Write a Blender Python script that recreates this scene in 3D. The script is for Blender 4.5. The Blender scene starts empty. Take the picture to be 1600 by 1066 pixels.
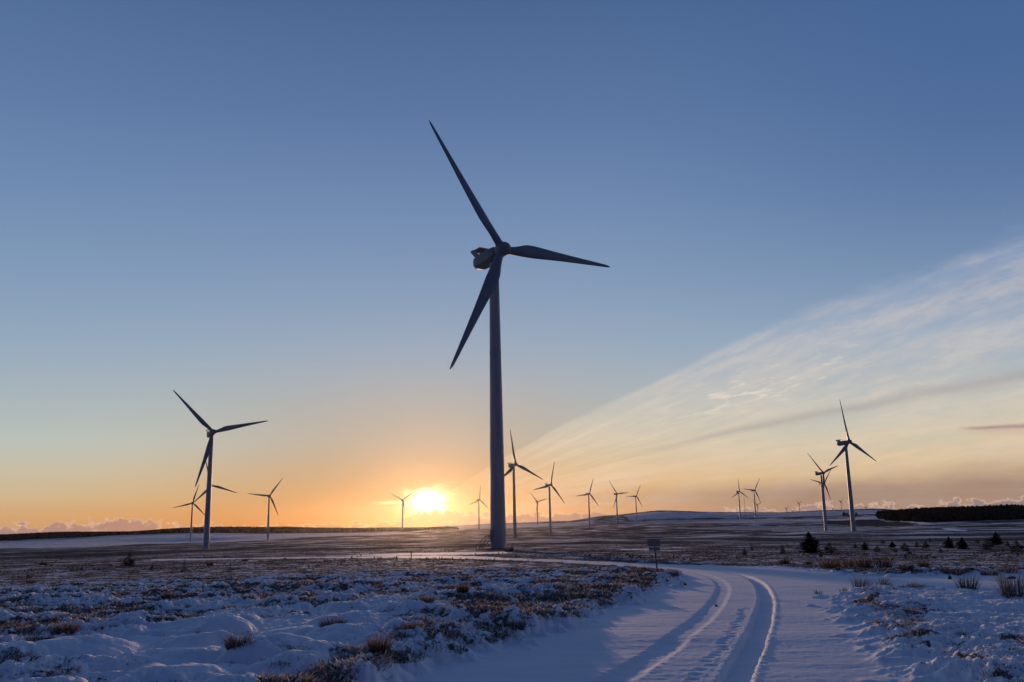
import bpy, bmesh, math, random
import numpy as np
from mathutils import Matrix, Vector
random.seed(5)
rng = np.random.default_rng(11)
PI = math.pi
scene = bpy.context.scene
COL = scene.collection

# ------------------------------------------------------------------ camera
F = 1363.0
PITCH = math.atan(280 / F)
ROLL = math.radians(1.1)
fwd = np.array([0, math.cos(PITCH), math.sin(PITCH)])
R0 = np.array([1., 0, 0])
U0 = np.cross(R0, fwd)
RV = math.cos(ROLL) * R0 - math.sin(ROLL) * U0
UV = math.cos(ROLL) * U0 + math.sin(ROLL) * R0


def ray(x, y):
    """direction of a photo pixel, horizontal length 1"""
    v = fwd + RV * (x - 800) / F + UV * (533 - y) / F
    return v / math.hypot(v[0], v[1])


cam_d = bpy.data.cameras.new('camera')
cam = bpy.data.objects.new('camera', cam_d)
COL.objects.link(cam)
cam_d.sensor_width = 36
cam_d.lens = F / 1600 * 36
cam_d.clip_start = 0.1
cam_d.clip_end = 30000
M = Matrix(((RV[0], UV[0], -fwd[0]), (RV[1], UV[1], -fwd[1]), (RV[2], UV[2], -fwd[2])))
cam.matrix_world = M.to_4x4()
scene.camera = cam

# ------------------------------------------------------------------ numpy noise


def _hash(ix, iy, s):
    h = (ix.astype(np.int64) * 374761393 + iy.astype(np.int64) * 668265263 + s * 1442695041) & 0x7fffffff
    h = ((h ^ (h >> 13)) * 1274126177) & 0x7fffffff
    h = ((h ^ (h >> 15)) * 1103515245 + 12345) & 0x7fffffff
    return ((h >> 8) & 0xffff) / 65535.0


def vnoise(x, y, s=0):
    """gradient noise, about -1..1"""
    ix = np.floor(x); iy = np.floor(y)
    fx = x - ix; fy = y - iy
    u = fx * fx * fx * (fx * (fx * 6 - 15) + 10)
    v = fy * fy * fy * (fy * (fy * 6 - 15) + 10)

    def g(ox, oy):
        a = _hash(ix + ox, iy + oy, s) * 2 * PI
        return np.cos(a) * (fx - ox) + np.sin(a) * (fy - oy)
    a = g(0, 0) * (1 - u) + g(1, 0) * u
    b = g(0, 1) * (1 - u) + g(1, 1) * u
    return (a * (1 - v) + b * v) * 1.6


def fbm(x, y, s=0, n=4):
    t = 0; a = 1; f = 1; tot = 0
    for i in range(n):
        t = t + a * vnoise(x * f, y * f, s + i * 17)
        tot += a; a *= .5; f *= 2.03
    return t / tot * 1.4


def bumps(x, y, cell, s=0, p=0.75):
    """rounded mounds: the highest of the domes in neighbouring cells"""
    X = x / cell; Y = y / cell
    ix = np.floor(X); iy = np.floor(Y)
    best = np.zeros_like(X)
    for ox in (-1, 0, 1):
        for oy in (-1, 0, 1):
            cx = ix + ox; cy = iy + oy
            px = cx + .1 + .8 * _hash(cx, cy, s); py = cy + .1 + .8 * _hash(cx, cy, s + 7)
            r = .5 + .5 * _hash(cx, cy, s + 13)
            hh = .35 + .65 * _hash(cx, cy, s + 21)
            hh = hh * (_hash(cx, cy, s + 31) < p)
            d2 = ((X - px) ** 2 + (Y - py) ** 2) / (r * r)
            b = hh * np.clip(1 - d2, 0, 1) ** .8
            best = np.maximum(best, b)
    return best


def sstep(a, b, x):
    t = np.clip((x - a) / (b - a), 0, 1)
    return t * t * (3 - 2 * t)


# ------------------------------------------------------------------ terrain
XC = np.array([-1200, 0, 100, 200, 300, 420, 560, 700, 800, 880, 950, 1032, 1132, 1220, 1300, 1372, 1450, 1500, 1600, 2600.])
AZC = np.array([math.atan2(ray(x, 815)[0], ray(x, 815)[1]) for x in XC])
ZD = [(0, -1.8), (8, -1.8), (15, -1.83), (30, -2.15), (60, -2.95), (90, -3.65), (130, -4.65), (188, -5.9), (300, -8.3)]
FAR = {  # eye-level heights of the far ground as metres per 1363 m, one value per azimuth column
    530: [-32.4] * 10 + [-31] * 2 + [-30] * 2 + [-27] * 2 + [-26.5] * 4,
    700: [-29] * 10 + [-28, -27, -26, -25.5, -24.5, -24.5, -23, -23, -23, -23],
    1100: [-25] * 10 + [-25, -25, -24.5, -24, -24, -22, -17, -16.5, -14.5, -14],
    1400: [-22] * 8 + [-20, -20, -19, -18, -17.5, -17.5, -17, -14, -8, -6, -5, -5],
    1700: [-20, -20, -18.5, -17, -16, -17, -17, -17, -15, -14.5, -13, -11.5, -11, -10.5, -10, -4, 0.5, 0.5, 1, 1],
    2100: [-14.5, -14.5, -13, -10.5, -10, -12.5, -14, -12.5, -12, -11, -9, -7.5, -5.5, -4.5, -4.5, -2, -2, -2, -2, -2],
    2500: [-9.5, -9.5, -7.5, -9.5, -5, -6.5, -11, -13, -8, -5, 1, 6, 3, 2, 2.5, 1, -4, -4, -4, -4],
    2800: [-14, -14, -14, -14, -14, -14, -14, -10, -5, -3.5, 4.5, 10.5, 6, 4, 6, 6.5, 0, -4, -4, -4],
    3200: [-18, -18, -18, -18, -18, -18, -16, -6.5, -4, -2.5, 0, 3, 2, 2, 3, 3, -4, -4, -4, -4],
    4000: [-18] * 6 + [-14] * 2 + [-10] * 12,
    9000: [-9] * 20,
    26000: [-6] * 20,
}
DK = np.array([d for d, _ in ZD] + sorted(FAR))
ZK = np.zeros((len(DK), len(XC)))
for i, (d, z) in enumerate(ZD):
    ZK[i] = z
for i, d in enumerate(sorted(FAR)):
    ZK[len(ZD) + i] = np.array(FAR[d]) * d / F

TURB = [  # hub x, y, z, yaw, azimuth
    ('main', -1.75, 187.7, 59.27, 36, 88), ('left', -173.1, 502.1, 52.71, 32, 76),
    ('t3', -364.5, 1060.9, 47.52, 38, 106), ('t4', -545.9, 1500.4, 38.67, 26, 16),
    ('t5', -371.7, 1341.3, 43.07, 28, 36), ('t6', -246.7, 1955.0, 48.29, 28, 56),
    ('t7', -80.2, 2010.6, 46.95, 40, 10), ('t8', 1.3, 795.6, 49.07, 36, 114),
    ('t9', 47.4, 1154.4, 44.12, 40, 18), ('t10', 61.6, 2399.2, 47.60, 30, 76),
    ('t11', 146.3, 1736.5, 47.84, 28, 22), ('t12', 217.7, 1884.5, 50.54, 32, 86),
    ('t13', 305.0, 2225.1, 53.22, 30, 30), ('t14', 547.6, 2159.4, 57.96, 28, 2),
    ('t15', 524.0, 1933.5, 54.01, 28, 36), ('t16', 1132.6, 4148.2, 48.81, 36, 68),
    ('t17', 356.2, 1017.8, 46.43, 36, 74), ('t18', 534.5, 1527.0, 52.04, 28, 42),
    ('t19', 251.8, 658.0, 52.69, 33, 116), ('d1', 1635.5, 5355.9, 37.02, 36, 58),
    ('d2', 1523.1, 4762.4, 60.27, 36, 66), ('d3', 1723.9, 4693.4, 63.50, 36, 50),
    ('d4', 1908.9, 4836.9, 32.13, 36, 64), ('d5', 1787.3, 5727.6, 24.70, 36, 66),
    ('d6', 2019.9, 5649.8, 33.49, 36, 44)]
HUB = 65.0
AXO = 3.4   # hub centre in front of the tower axis


def base_pos(t):
    n, x, y, z, yaw, a = t
    p = math.radians(yaw)
    return x - math.sin(p) * AXO, y + math.cos(p) * AXO, z - HUB - .3


CORR = []


def Hbase(x, y):
    x = np.asarray(x, float); y = np.asarray(y, float)
    d = np.hypot(x, y)
    az = np.arctan2(x, y)
    fc = np.interp(az, AZC, np.arange(len(AZC)))
    c0 = np.clip(fc.astype(int), 0, len(AZC) - 2); u = fc - c0
    u = u * u * (3 - 2 * u) * .5 + u * .5
    fr = np.interp(d, DK, np.arange(len(DK)))
    r0 = np.clip(fr.astype(int), 0, len(DK) - 2); v = fr - r0
    z = (ZK[r0, c0] * (1 - u) + ZK[r0, c0 + 1] * u) * (1 - v) + (ZK[r0 + 1, c0] * (1 - u) + ZK[r0 + 1, c0 + 1] * u) * v
    for (cx, cy, w, s) in CORR:
        z = z + w * np.exp(-((x - cx) ** 2 + (y - cy) ** 2) / (2 * s * s))
    return z


for t in TURB:
    bx, by, bz = base_pos(t)
    dd = math.hypot(bx, by)
    if dd < 2600 and t[0] not in ('t3', 't6', 't10', 't18'):
        w = bz - float(Hbase(bx, by))
        CORR.append((bx, by, w, max(30, min(80, dd * .05))))


def hit(px, py, lift=0.0):
    """the ground point seen at a photo pixel"""
    r = ray(px, py)
    ds = np.geomspace(3, 8000, 6000)
    z = Hbase(r[0] * ds, r[1] * ds) + lift
    k = np.argmax(z > r[2] * ds)
    if k == 0:
        return None
    a, b = ds[k - 1], ds[k]
    fa = r[2] * a - (Hbase(r[0] * a, r[1] * a) + lift); fb = r[2] * b - (Hbase(r[0] * b, r[1] * b) + lift)
    d = a + (b - a) * fa / (fa - fb)
    return float(r[0] * d), float(r[1] * d)


def upoly(pts):
    out = []
    for p in pts:
        h = hit(*p)
        if h:
            out.append(h)
    return np.array(out)


def dens(poly, n=4, closed=True):
    """smooth a pixel polyline (Catmull-Rom)"""
    P = [np.array(p, float) for p in poly]
    out = []
    N = len(P)
    rngi = range(N) if closed else range(N - 1)
    for i in rngi:
        if closed:
            p0, p1, p2, p3 = P[i - 1], P[i], P[(i + 1) % N], P[(i + 2) % N]
        else:
            p0, p1, p2, p3 = P[max(i - 1, 0)], P[i], P[i + 1], P[min(i + 2, N - 1)]
        for k in range(n):
            t = k / n
            out.append(.5 * (2 * p1 + (p2 - p0) * t + (2 * p0 - 5 * p1 + 4 * p2 - p3) * t * t + (3 * p1 - p0 - 3 * p2 + p3) * t ** 3))
    if not closed:
        out.append(P[-1])
    return out


def segdist(x, y, poly, closed=True):
    best = np.full(x.shape, 1e9)
    side = np.zeros(x.shape)
    arc = np.zeros(x.shape)
    N = len(poly); L = 0
    for i in range(N if closed else N - 1):
        a = poly[i]; b = poly[(i + 1) % N]
        dx, dy = b - a
        l2 = dx * dx + dy * dy + 1e-9
        t = np.clip(((x - a[0]) * dx + (y - a[1]) * dy) / l2, 0, 1)
        ex = x - a[0] - t * dx; ey = y - a[1] - t * dy
        d = np.hypot(ex, ey)
        m = d < best
        best = np.where(m, d, best)
        side = np.where(m, np.sign(dx * ey - dy * ex), side)
        arc = np.where(m, L + t * math.sqrt(l2), arc)
        L += math.sqrt(l2)
    return best, side, arc


def inside(x, y, poly):
    r = np.zeros(x.shape, bool)
    N = len(poly)
    for i in range(N):
        x1, y1 = poly[i]; x2, y2 = poly[(i + 1) % N]
        c = (y1 > y) != (y2 > y)
        with np.errstate(divide='ignore', invalid='ignore'):
            xi = (x2 - x1) * (y - y1) / (y2 - y1 + 1e-12) + x1
        r ^= c & (x < xi)
    return r


def sdist(x, y, poly):
    """signed distance, positive inside"""
    d, _, _ = segdist(x, y, poly)
    return np.where(inside(x, y, poly), d, -d)


ROAD_PX = [(520, 1140), (615, 1066), (665, 1043), (744, 1019), (837, 992), (900, 966), (945, 949), (1000, 928), (1036, 912), (1050, 902), (1040, 895),
           (1000, 890), (940, 884), (880, 880), (800, 876.5), (700, 873.5), (560, 872.5), (400, 874), (240, 876),
           (240, 874.5), (400, 872), (560, 870), (640, 868.5), (740, 869.5), (800, 872.5), (900, 876), (1000, 881), (1100, 884), (1200, 887),
           (1262, 891), (1330, 899), (1420, 902), (1500, 899), (1600, 897), (1760, 896), (1760, 930), (1600, 924), (1500, 921),
           (1440, 918), (1380, 921), (1330, 926), (1306, 938), (1312, 955), (1335, 985), (1372, 1025), (1410, 1066), (1500, 1140)]
SPUR_PX = [(540, 869), (600, 865.5), (700, 863.5), (760, 863), (800, 862), (790, 865), (740, 867), (660, 867.5), (600, 869)]
road = upoly(dens(ROAD_PX, 3))
spur = upoly(dens(SPUR_PX, 2))
trackL = upoly(dens([(900, 1106), (956, 1066), (1000, 1040), (1037, 1015), (1075, 984), (1106, 959), (1125, 934), (1130, 918), (1121, 906), (1100, 898), (1075, 893), (1037, 889), (987, 886), (900, 880.5), (800, 875)], 4, False))
trackR = upoly(dens([(1128, 1106), (1147, 1066), (1159, 1040), (1172, 1015), (1183, 990), (1192, 965), (1197, 943), (1195, 927), (1186, 912), (1169, 902), (1144, 895), (1112, 890.5), (1050, 886.5), (980, 882.5), (900, 878.3), (800, 873.8)], 4, False))
prints = upoly(dens([(1085, 1062), (1105, 1040), (1125, 1015), (1140, 992), (1155, 968), (1165, 950)], 6, False))
# paw prints: points every 0.3 m along the line
pp = []
acc = 0
for i in range(len(prints) - 1):
    a, b = prints[i], prints[i + 1]
    L = np.hypot(*(b - a)); s = acc
    while s < L:
        n = np.array([-(b - a)[1], (b - a)[0]]) / L
        pp.append(a + (b - a) * s / L + n * random.uniform(-.06, .06)); s += random.uniform(.24, .36)
    acc = s - L

ZONES = [  # (pixel outline, snow cover) of the far fields; large fields lowered to paint in shade
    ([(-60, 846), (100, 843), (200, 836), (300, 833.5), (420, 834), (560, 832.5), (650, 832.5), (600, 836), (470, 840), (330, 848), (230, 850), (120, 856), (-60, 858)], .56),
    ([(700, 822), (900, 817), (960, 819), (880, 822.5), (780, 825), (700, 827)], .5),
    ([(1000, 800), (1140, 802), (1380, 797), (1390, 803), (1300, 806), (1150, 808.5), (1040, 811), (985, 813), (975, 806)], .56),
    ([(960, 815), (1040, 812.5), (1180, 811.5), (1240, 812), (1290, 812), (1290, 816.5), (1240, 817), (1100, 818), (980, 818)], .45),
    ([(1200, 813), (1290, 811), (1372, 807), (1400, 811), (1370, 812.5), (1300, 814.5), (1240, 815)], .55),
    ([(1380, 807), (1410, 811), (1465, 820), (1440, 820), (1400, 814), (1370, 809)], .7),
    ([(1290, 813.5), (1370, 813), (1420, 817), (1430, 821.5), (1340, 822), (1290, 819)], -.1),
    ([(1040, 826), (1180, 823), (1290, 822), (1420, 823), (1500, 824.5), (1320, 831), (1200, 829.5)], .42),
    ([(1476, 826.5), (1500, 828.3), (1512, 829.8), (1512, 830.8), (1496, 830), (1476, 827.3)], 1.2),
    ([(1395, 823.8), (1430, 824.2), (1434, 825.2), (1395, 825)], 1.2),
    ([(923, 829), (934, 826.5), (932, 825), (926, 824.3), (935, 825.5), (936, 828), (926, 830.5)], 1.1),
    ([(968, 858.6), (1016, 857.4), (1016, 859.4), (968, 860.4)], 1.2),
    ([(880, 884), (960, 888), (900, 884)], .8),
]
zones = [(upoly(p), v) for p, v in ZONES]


def hummock_fields(x, y):
    """returns (height above the base, snow cover, road mask)"""
    d = np.hypot(x, y)
    az = np.arctan2(x, y)
    h = np.zeros_like(x); snow = np.zeros_like(x); rm = np.zeros_like(x)
    near = (d < 260)
    idx = np.nonzero(near)[0]
    X = x[idx]; Y = y[idx]; D = d[idx]
    sd = np.maximum(sdist(X, Y, road), sdist(X, Y, spur))
    wob = .45 * fbm(X * 1.5, Y * 1.5, 3, 4) + .12 * vnoise(X * 3.1, Y * 3.1, 9)
    r = sstep(-.35 - .9 * (X > .25 * Y), .35, sd + wob * np.clip(D / 12, .6, 2))
    rightlow = sstep(2.0, 6.0, X - .18 * Y) * (1 - sstep(24, 30, D))        # snowier ground on the right
    pill = sstep(-.1, .35, fbm(X * .16 + 3, Y * .16, 500, 2) + .25) * (1 - rightlow) * sstep(24, 14, D) * sstep(-1.0, -3.0, X)   # deep smooth pillows front left
    amp = (1 - r) * (1 - .45 * rightlow) * (1 - .78 * sstep(26, 62, D))
    wx = X + .25 * vnoise(X * 1.7, Y * 1.7, 40); wy = Y + .25 * vnoise(X * 1.7, Y * 1.7, 41)
    m1 = bumps(wx, wy, 1.05, 5, .8)
    m2 = bumps(wx + 3.3, wy, .52, 55, .7)
    m3 = fbm(X * .28, Y * .28, 71, 3)
    m4 = vnoise(X * 7, Y * 7, 90)
    cr = 1 - 1.6 * np.abs(fbm(X * 3.6, Y * 3.6, 520, 4))
    hum = (.13 + .17 * pill) * m1 + .13 * m2 * (1 - .6 * pill) + .15 * m3 + (.11 * cr - .04) * (1 - .9 * pill) * (1 - .4 * rightlow) + .02 * m4 * (1 - pill)
    heath = .62 * fbm(X * .5, Y * .5, 120, 3) + .42 * vnoise(X * 2.2, Y * 2.2, 133)
    edge = np.exp(-((sd + 1.0) / 1.1) ** 2) * (X < .45 * Y)     # heather thick along the left verge
    thr = -.06 + .78 * rightlow + .50 * pill - .35 * edge - .16 * sstep(22, 60, D)
    # deep front-left corner is deep snow
    heath = heath + .45 * fbm(X * 4.6, Y * 4.6, 560, 3)
    hm = sstep(thr - .28, thr + .30, heath)
    hh = amp * (hum * (1 - .25 * hm) + .1) * np.clip(1.1 - D / 400, .5, 1)
    drift = .004 * vnoise(X * .9, Y * 3.2, 200) + .012 * vnoise(X * .35, Y * .6, 201) + .002 * vnoise(X * 4, Y * 9, 203)
    hh = hh + r * (drift + .0025 * fbm(X * 9, Y * 9, 207, 3))
    # wheel ruts
    for tr, rim in ((trackL, .002), (trackR, .010)):
        dt, side, arc = segdist(X, Y, tr, False)
        q = dt / .175
        dep = np.clip(D / 30, 0, 1)
        w = 1 + .12 * vnoise(arc * 5, side * 3, 301)
        hh = hh - (.034 if tr is trackL else .065) * (1 - sstep(.80 if tr is trackR else .5, 1.16 if tr is trackR else 1.5, q * w + .10 * vnoise(X * 14, Y * 14, 311))) * r
        hh = hh + (rim * (.35 + 1.1 * np.clip(.5 + fbm(arc * 1.3, side, 304, 3), 0, 1)) + .012 * vnoise(arc * 6, side, 305) + (.3 + rim * 12) * .02 * vnoise(X * 11, Y * 11, 306)) * np.exp(-((q - 1.3) / .26) ** 2) * r * (.5 + .5 * (side < 0))
    for c in pp:
        dd = (X - c[0]) ** 2 + (Y - c[1]) ** 2
        hh = hh - .032 * np.exp(-dd / (2 * .05 ** 2)) + .007 * np.exp(-((np.sqrt(dd) - .1) / .03) ** 2)
    h[idx] = hh
    s_near = .92 + .45 * pill - .74 * hm - .16 * (1 - m1) * (1 - rightlow) * (1 - pill)
    s_mid = .20 + .40 * fbm(X * .12, Y * .07, 150, 4) + .25 * fbm(X * .5, Y * .5, 155, 3) + .2 * m1
    k = sstep(55, 120, D)
    s = s_near * (1 - k) + s_mid * k
    s = s * (1 - r) + 1.15 * r
    snow[idx] = s
    rm[idx] = r
    far = ~near
    jf = np.nonzero(far)[0]
    X = x[jf]; Y = y[jf]; D = d[jf]
    A = np.arctan2(X, Y)
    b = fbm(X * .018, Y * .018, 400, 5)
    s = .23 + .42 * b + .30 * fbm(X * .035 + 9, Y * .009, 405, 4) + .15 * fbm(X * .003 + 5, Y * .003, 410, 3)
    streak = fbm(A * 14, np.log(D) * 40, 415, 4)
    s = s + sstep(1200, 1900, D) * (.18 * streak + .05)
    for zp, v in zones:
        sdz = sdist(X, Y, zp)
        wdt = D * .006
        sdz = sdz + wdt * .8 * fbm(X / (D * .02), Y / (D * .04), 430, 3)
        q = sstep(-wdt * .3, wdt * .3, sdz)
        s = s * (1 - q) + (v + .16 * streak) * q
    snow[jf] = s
    h[jf] = (.25 * fbm(X * .06, Y * .06, 440, 3) + .25) * sstep(260, 500, D) * 1.0 + .0
    # near snow patch behind the sign
    zp = zones[11][0]
    m = (d > 60) & (d < 260)
    jm = np.nonzero(m)[0]
    q = sstep(-.5, .5, sdist(x[jm], y[jm], zp))
    snow[jm] = snow[jm] * (1 - q) + 1.15 * q
    h[jm] *= (1 - q)
    # level pads under the turbines
    for t in TURB:
        bx, by, bz = base_pos(t)
        dd = math.hypot(bx, by)
        if dd < 2600:
            h *= 1 - np.exp(-((x - bx) ** 2 + (y - by) ** 2) / (2 * 6. ** 2))
    return h, snow, rm


def Hfull(x, y):
    x = np.atleast_1d(np.asarray(x, float)); y = np.atleast_1d(np.asarray(y, float))
    return Hbase(x, y) + hummock_fields(x, y)[0]


def lin(r, g, b, s=1.0):
    f = lambda c: ((c / 255) / 12.92 if c / 255 <= .04045 else ((c / 255 + .055) / 1.055) ** 2.4) * s
    return (f(r), f(g), f(b), 1)


# ------------------------------------------------------------------ node expression helper
class E:
    nt = None

    def __init__(s, v): s.v = v

    @staticmethod
    def m(op, *a, clamp=False):
        n = E.nt.nodes.new('ShaderNodeMath'); n.operation = op; n.use_clamp = clamp
        for i, q in enumerate(a):
            q = q.v if isinstance(q, E) else q
            if isinstance(q, (int, float)): n.inputs[i].default_value = q
            else: E.nt.links.new(q, n.inputs[i])
        return E(n.outputs[0])

    def __add__(s, o): return E.m('ADD', s, o)
    def __radd__(s, o): return E.m('ADD', o, s)
    def __sub__(s, o): return E.m('SUBTRACT', s, o)
    def __rsub__(s, o): return E.m('SUBTRACT', o, s)
    def __mul__(s, o): return E.m('MULTIPLY', s, o)
    def __rmul__(s, o): return E.m('MULTIPLY', o, s)
    def __truediv__(s, o): return E.m('DIVIDE', s, o)
    def __neg__(s): return E.m('MULTIPLY', s, -1.0)


def gauss(x): return E.m('EXPONENT', -(x * x))


def step(a, b, x):
    n = E.nt.nodes.new('ShaderNodeMapRange'); n.interpolation_type = 'SMOOTHSTEP'
    for i, q in ((0, x), (1, a), (2, b)):
        q = q.v if isinstance(q, E) else q
        if isinstance(q, (int, float)): n.inputs[i].default_value = q
        else: E.nt.links.new(q, n.inputs[i])
    return E(n.outputs[0])


def comb(x, y, z=0.0):
    n = E.nt.nodes.new('ShaderNodeCombineXYZ')
    for i, q in enumerate((x, y, z)):
        q = q.v if isinstance(q, E) else q
        if isinstance(q, (int, float)): n.inputs[i].default_value = q
        else: E.nt.links.new(q, n.inputs[i])
    return n.outputs[0]


def noise(vec, scale=1, detail=4, rough=.5, dist=0):
    n = E.nt.nodes.new('ShaderNodeTexNoise')
    E.nt.links.new(vec, n.inputs['Vector'])
    n.inputs['Scale'].default_value = scale; n.inputs['Detail'].default_value = detail
    n.inputs['Roughness'].default_value = rough; n.inputs['Distortion'].default_value = dist
    return E(n.outputs[0])


def ramp(x, stops):
    n = E.nt.nodes.new('ShaderNodeValToRGB')
    cr = n.color_ramp
    while len(cr.elements) > 1: cr.elements.remove(cr.elements[-1])
    for i, (p, c) in enumerate(stops):
        e = cr.elements[0] if i == 0 else cr.elements.new(p)
        e.position = p; e.color = c
    E.nt.links.new(x.v, n.inputs[0])
    return n.outputs[0]


def mix(f, a, b, mode='MIX'):
    n = E.nt.nodes.new('ShaderNodeMix'); n.data_type = 'RGBA'; n.blend_type = mode
    if mode != 'MIX': n.clamp_result = False
    for i, q in ((0, f), (6, a), (7, b)):
        q = q.v if isinstance(q, E) else q
        if isinstance(q, (int, float)): n.inputs[i].default_value = q
        elif isinstance(q, tuple): n.inputs[i].default_value = q
        else: E.nt.links.new(q, n.inputs[i])
    return n.outputs[2]


# ------------------------------------------------------------------ sky
def pq(x, y):
    v = ray(x, y)
    return v[0] / v[1], v[2] / v[1]


SUN_AZ = math.atan2(ray(668, 783)[0], ray(668, 783)[1])
SUN_EL = math.radians(2.6)


def build_world():
    w = bpy.data.worlds.new('World'); scene.world = w; w.use_nodes = True
    nt = w.node_tree; E.nt = nt
    for n in list(nt.nodes): nt.nodes.remove(n)
    out = nt.nodes.new('ShaderNodeOutputWorld'); bg = nt.nodes.new('ShaderNodeBackground')
    nt.links.new(bg.outputs[0], out.inputs[0])
    tc = nt.nodes.new('ShaderNodeTexCoord')
    sp = nt.nodes.new('ShaderNodeSeparateXYZ'); nt.links.new(tc.outputs['Generated'], sp.inputs[0])
    x, y, z = E(sp.outputs[0]), E(sp.outputs[1]), E(sp.outputs[2])
    el = E.m('ARCSINE', E.m('MINIMUM', E.m('MAXIMUM', z, -1.0), 1.0)) * (180 / PI)      # degrees
    yy = E.m('MAXIMUM', y, 0.05)
    p = x / yy; q = z / yy
    front = step(0.0, 0.35, y)
    ps, qs = pq(668, 783)
    # elevation gradient of the clear sky
    t = E.m('POWER', E.m('MAXIMUM', el / 90.0, 0.0), 0.5)
    P = lambda e: math.sqrt(e / 90)
    rside = None
    clear = ramp(t, [(0, lin(205, 155, 105)), (P(.8), lin(214, 168, 117)), (P(1.9), lin(210, 186, 146)), (P(3.4), lin(203, 194, 170)),
                     (P(5), lin(189, 197, 190)), (P(7.5), lin(172, 185, 190)), (P(11), lin(150, 171, 193)), (P(15), lin(131, 157, 188)), (P(20), lin(112, 140, 180)),
                     (P(26), lin(92, 121, 165)), (P(33), lin(74, 103, 148)), (P(50), lin(52, 70, 108)), (P(90), lin(42, 56, 88))])
    # warm wash around the sun's azimuth, low down
    dp = p - ps; dq = q - qs
    warm = gauss(dp / .30) * E.m('EXPONENT', -(E.m('MAXIMUM', el, 0.0) / 3.4))
    col = mix(warm * .90, clear, lin(216, 130, 56))
    col = mix(gauss(dp / .22) * gauss((el - 3.0) / 5.0) * .40, col, lin(124, 106, 86))
    # cooler, darker sky away from the sun
    side = step(.2, .75, E.m('ABSOLUTE', dp))
    col = mix(side * .08, col, lin(80, 110, 165))
    col = mix(step(.15, .75, dp) * step(6.0, 24.0, el) * .55, col, lin(56, 90, 144))
    # real scattering sky mixed in
    sky = nt.nodes.new('ShaderNodeTexSky'); sky.sky_type = 'NISHITA'; sky.sun_disc = False
    sky.sun_elevation = SUN_EL; sky.sun_rotation = SUN_AZ
    sky.air_density = 1.0; sky.dust_density = 0.6; sky.ozone_density = 1.5
    nis = mix(1.0, sky.outputs[0], (.09, .09, .09, 1), 'MULTIPLY')
    col = mix(.05, col, nis)

    # --- cirrus sheet fanning out to the right of the sun: slope about the sun's position
    dpp = E.m('MAXIMUM', dp, .002)
    slope = (q - (qs - .006)) / dpp
    warp = noise(comb(p * 9.0, q * 26.0), 1, 5, .6) - .5
    warp2 = noise(comb(p * 3.0, q * 7.0, 4.0), 1, 3, .5) - .5
    right = step(-.02, .04, dp)
    # upper edge slope measured in the photo at several places
    def sl(px, py):
        a, b = pq(px, py); return (b - (qs - .006)) / (a - ps)
    s0 = sl(1600, 360); s1 = sl(1200, 511); s2 = sl(870, 668); s3 = sl(1000, 606)
    sr = E.m('MULTIPLY', dp, 1.0)
    edge = nt.nodes.new('ShaderNodeFloatCurve')
    cm = edge.mapping.curves[0]
    pts = [(0, s2 + .08), (pq(870, 668)[0] - ps, s2), (pq(1000, 606)[0] - ps, s3), (pq(1200, 517)[0] - ps, s1), (pq(1600, 378)[0] - ps, s0), (1.0, s0 - .02)]
    while len(cm.points) < len(pts): cm.points.new(.5, .5)
    for a, b in zip(cm.points, pts): a.location = b
    edge.mapping.update()
    nt.links.new(sr.v, edge.inputs['Value'])
    ed = E(edge.outputs[0])
    rel = (ed - slope) + warp * .07 + warp2 * .05                      # >0 inside the sheet
    sheet = step(-.010, .026, rel) * right * step(0.0, .22, dp)
    fade = 1.0 - step(.22, .55, slope) * 0.25
    fib = noise(comb(slope * 26.0 + warp2 * 2.0, p * 3.5 + q * 3.0, 1.0), 1, 6, .62)
    fine = noise(comb(slope * 60.0 + warp * 6.0, p * 16.0, 7.0), 1, 5, .65)
    body = step(.38, .64, fib * .65 + fine * .35)
    veilcol = ramp(t, [(0, lin(214, 160, 118)), (P(1.2), lin(196, 158, 126)), (P(2.5), lin(228, 190, 146)), (P(4.5), lin(220, 200, 168)), (P(7), lin(204, 199, 187)),
                       (P(10.5), lin(174, 183, 195)), (P(15), lin(134, 154, 188)), (P(20), lin(122, 144, 184)), (P(26), lin(120, 142, 184)), (P(33), lin(90, 118, 165))])
    band = 1.0 - step(.02, .10, E.m('ABSOLUTE', rel - .09))             # denser along the top edge
    dens_ = sheet * (0.46 + body * .60 + band * .16) * fade
    dens_ = E.m('MINIMUM', dens_, 1.0)
    col = mix(dens_ * .9, col, veilcol)
    mot = step(.36, .64, noise(comb(p * 8.0 + q * 6.0, q * 34.0 - p * 9.0, 21.0), 1, 6, .62))
    col = mix(dens_ * mot * .30, col, lin(226, 208, 192))
    col = mix(dens_ * (1.0 - mot) * step(3.0, 9.0, el) * .14, col, lin(140, 158, 190))
    # bright ripples in the middle of the sheet
    rp = gauss((p - pq(1190, 605)[0]) / .10) * gauss((q - pq(1190, 605)[1] - (p - pq(1190, 605)[0]) * .25) / .022)
    rip = step(.50, .66, noise(comb(p * 22.0 + q * 30.0, q * 120.0 - p * 30.0, 3.0), 1, 5, .6)) * rp
    col = mix(rip * .75, col, lin(236, 222, 200))
    # thin grey streak
    sg = sl(1300, 643)
    sg2 = sl(1560, 596)
    stk = gauss((slope - sg - (dp - .47) * ((sg2 - sg) / .2) + warp * .02) / .012) * step(.15, .4, dp)
    col = mix(stk * .34, col, lin(150, 140, 145))
    # broad mauve bank low on the right
    bk = (1.0 - step(.012, .07, slope + warp * .05 + warp2 * .05)) * step(.14, .5, dp)
    fb = noise(comb(p * 3.0, q * 70.0, 9.0), 1, 5, .6)
    col = mix(bk * (.45 + fb * .75) * .9, col, lin(150, 125, 116))
    # small salmon streak cloud far right
    c0 = pq(1560, 667)
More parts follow.
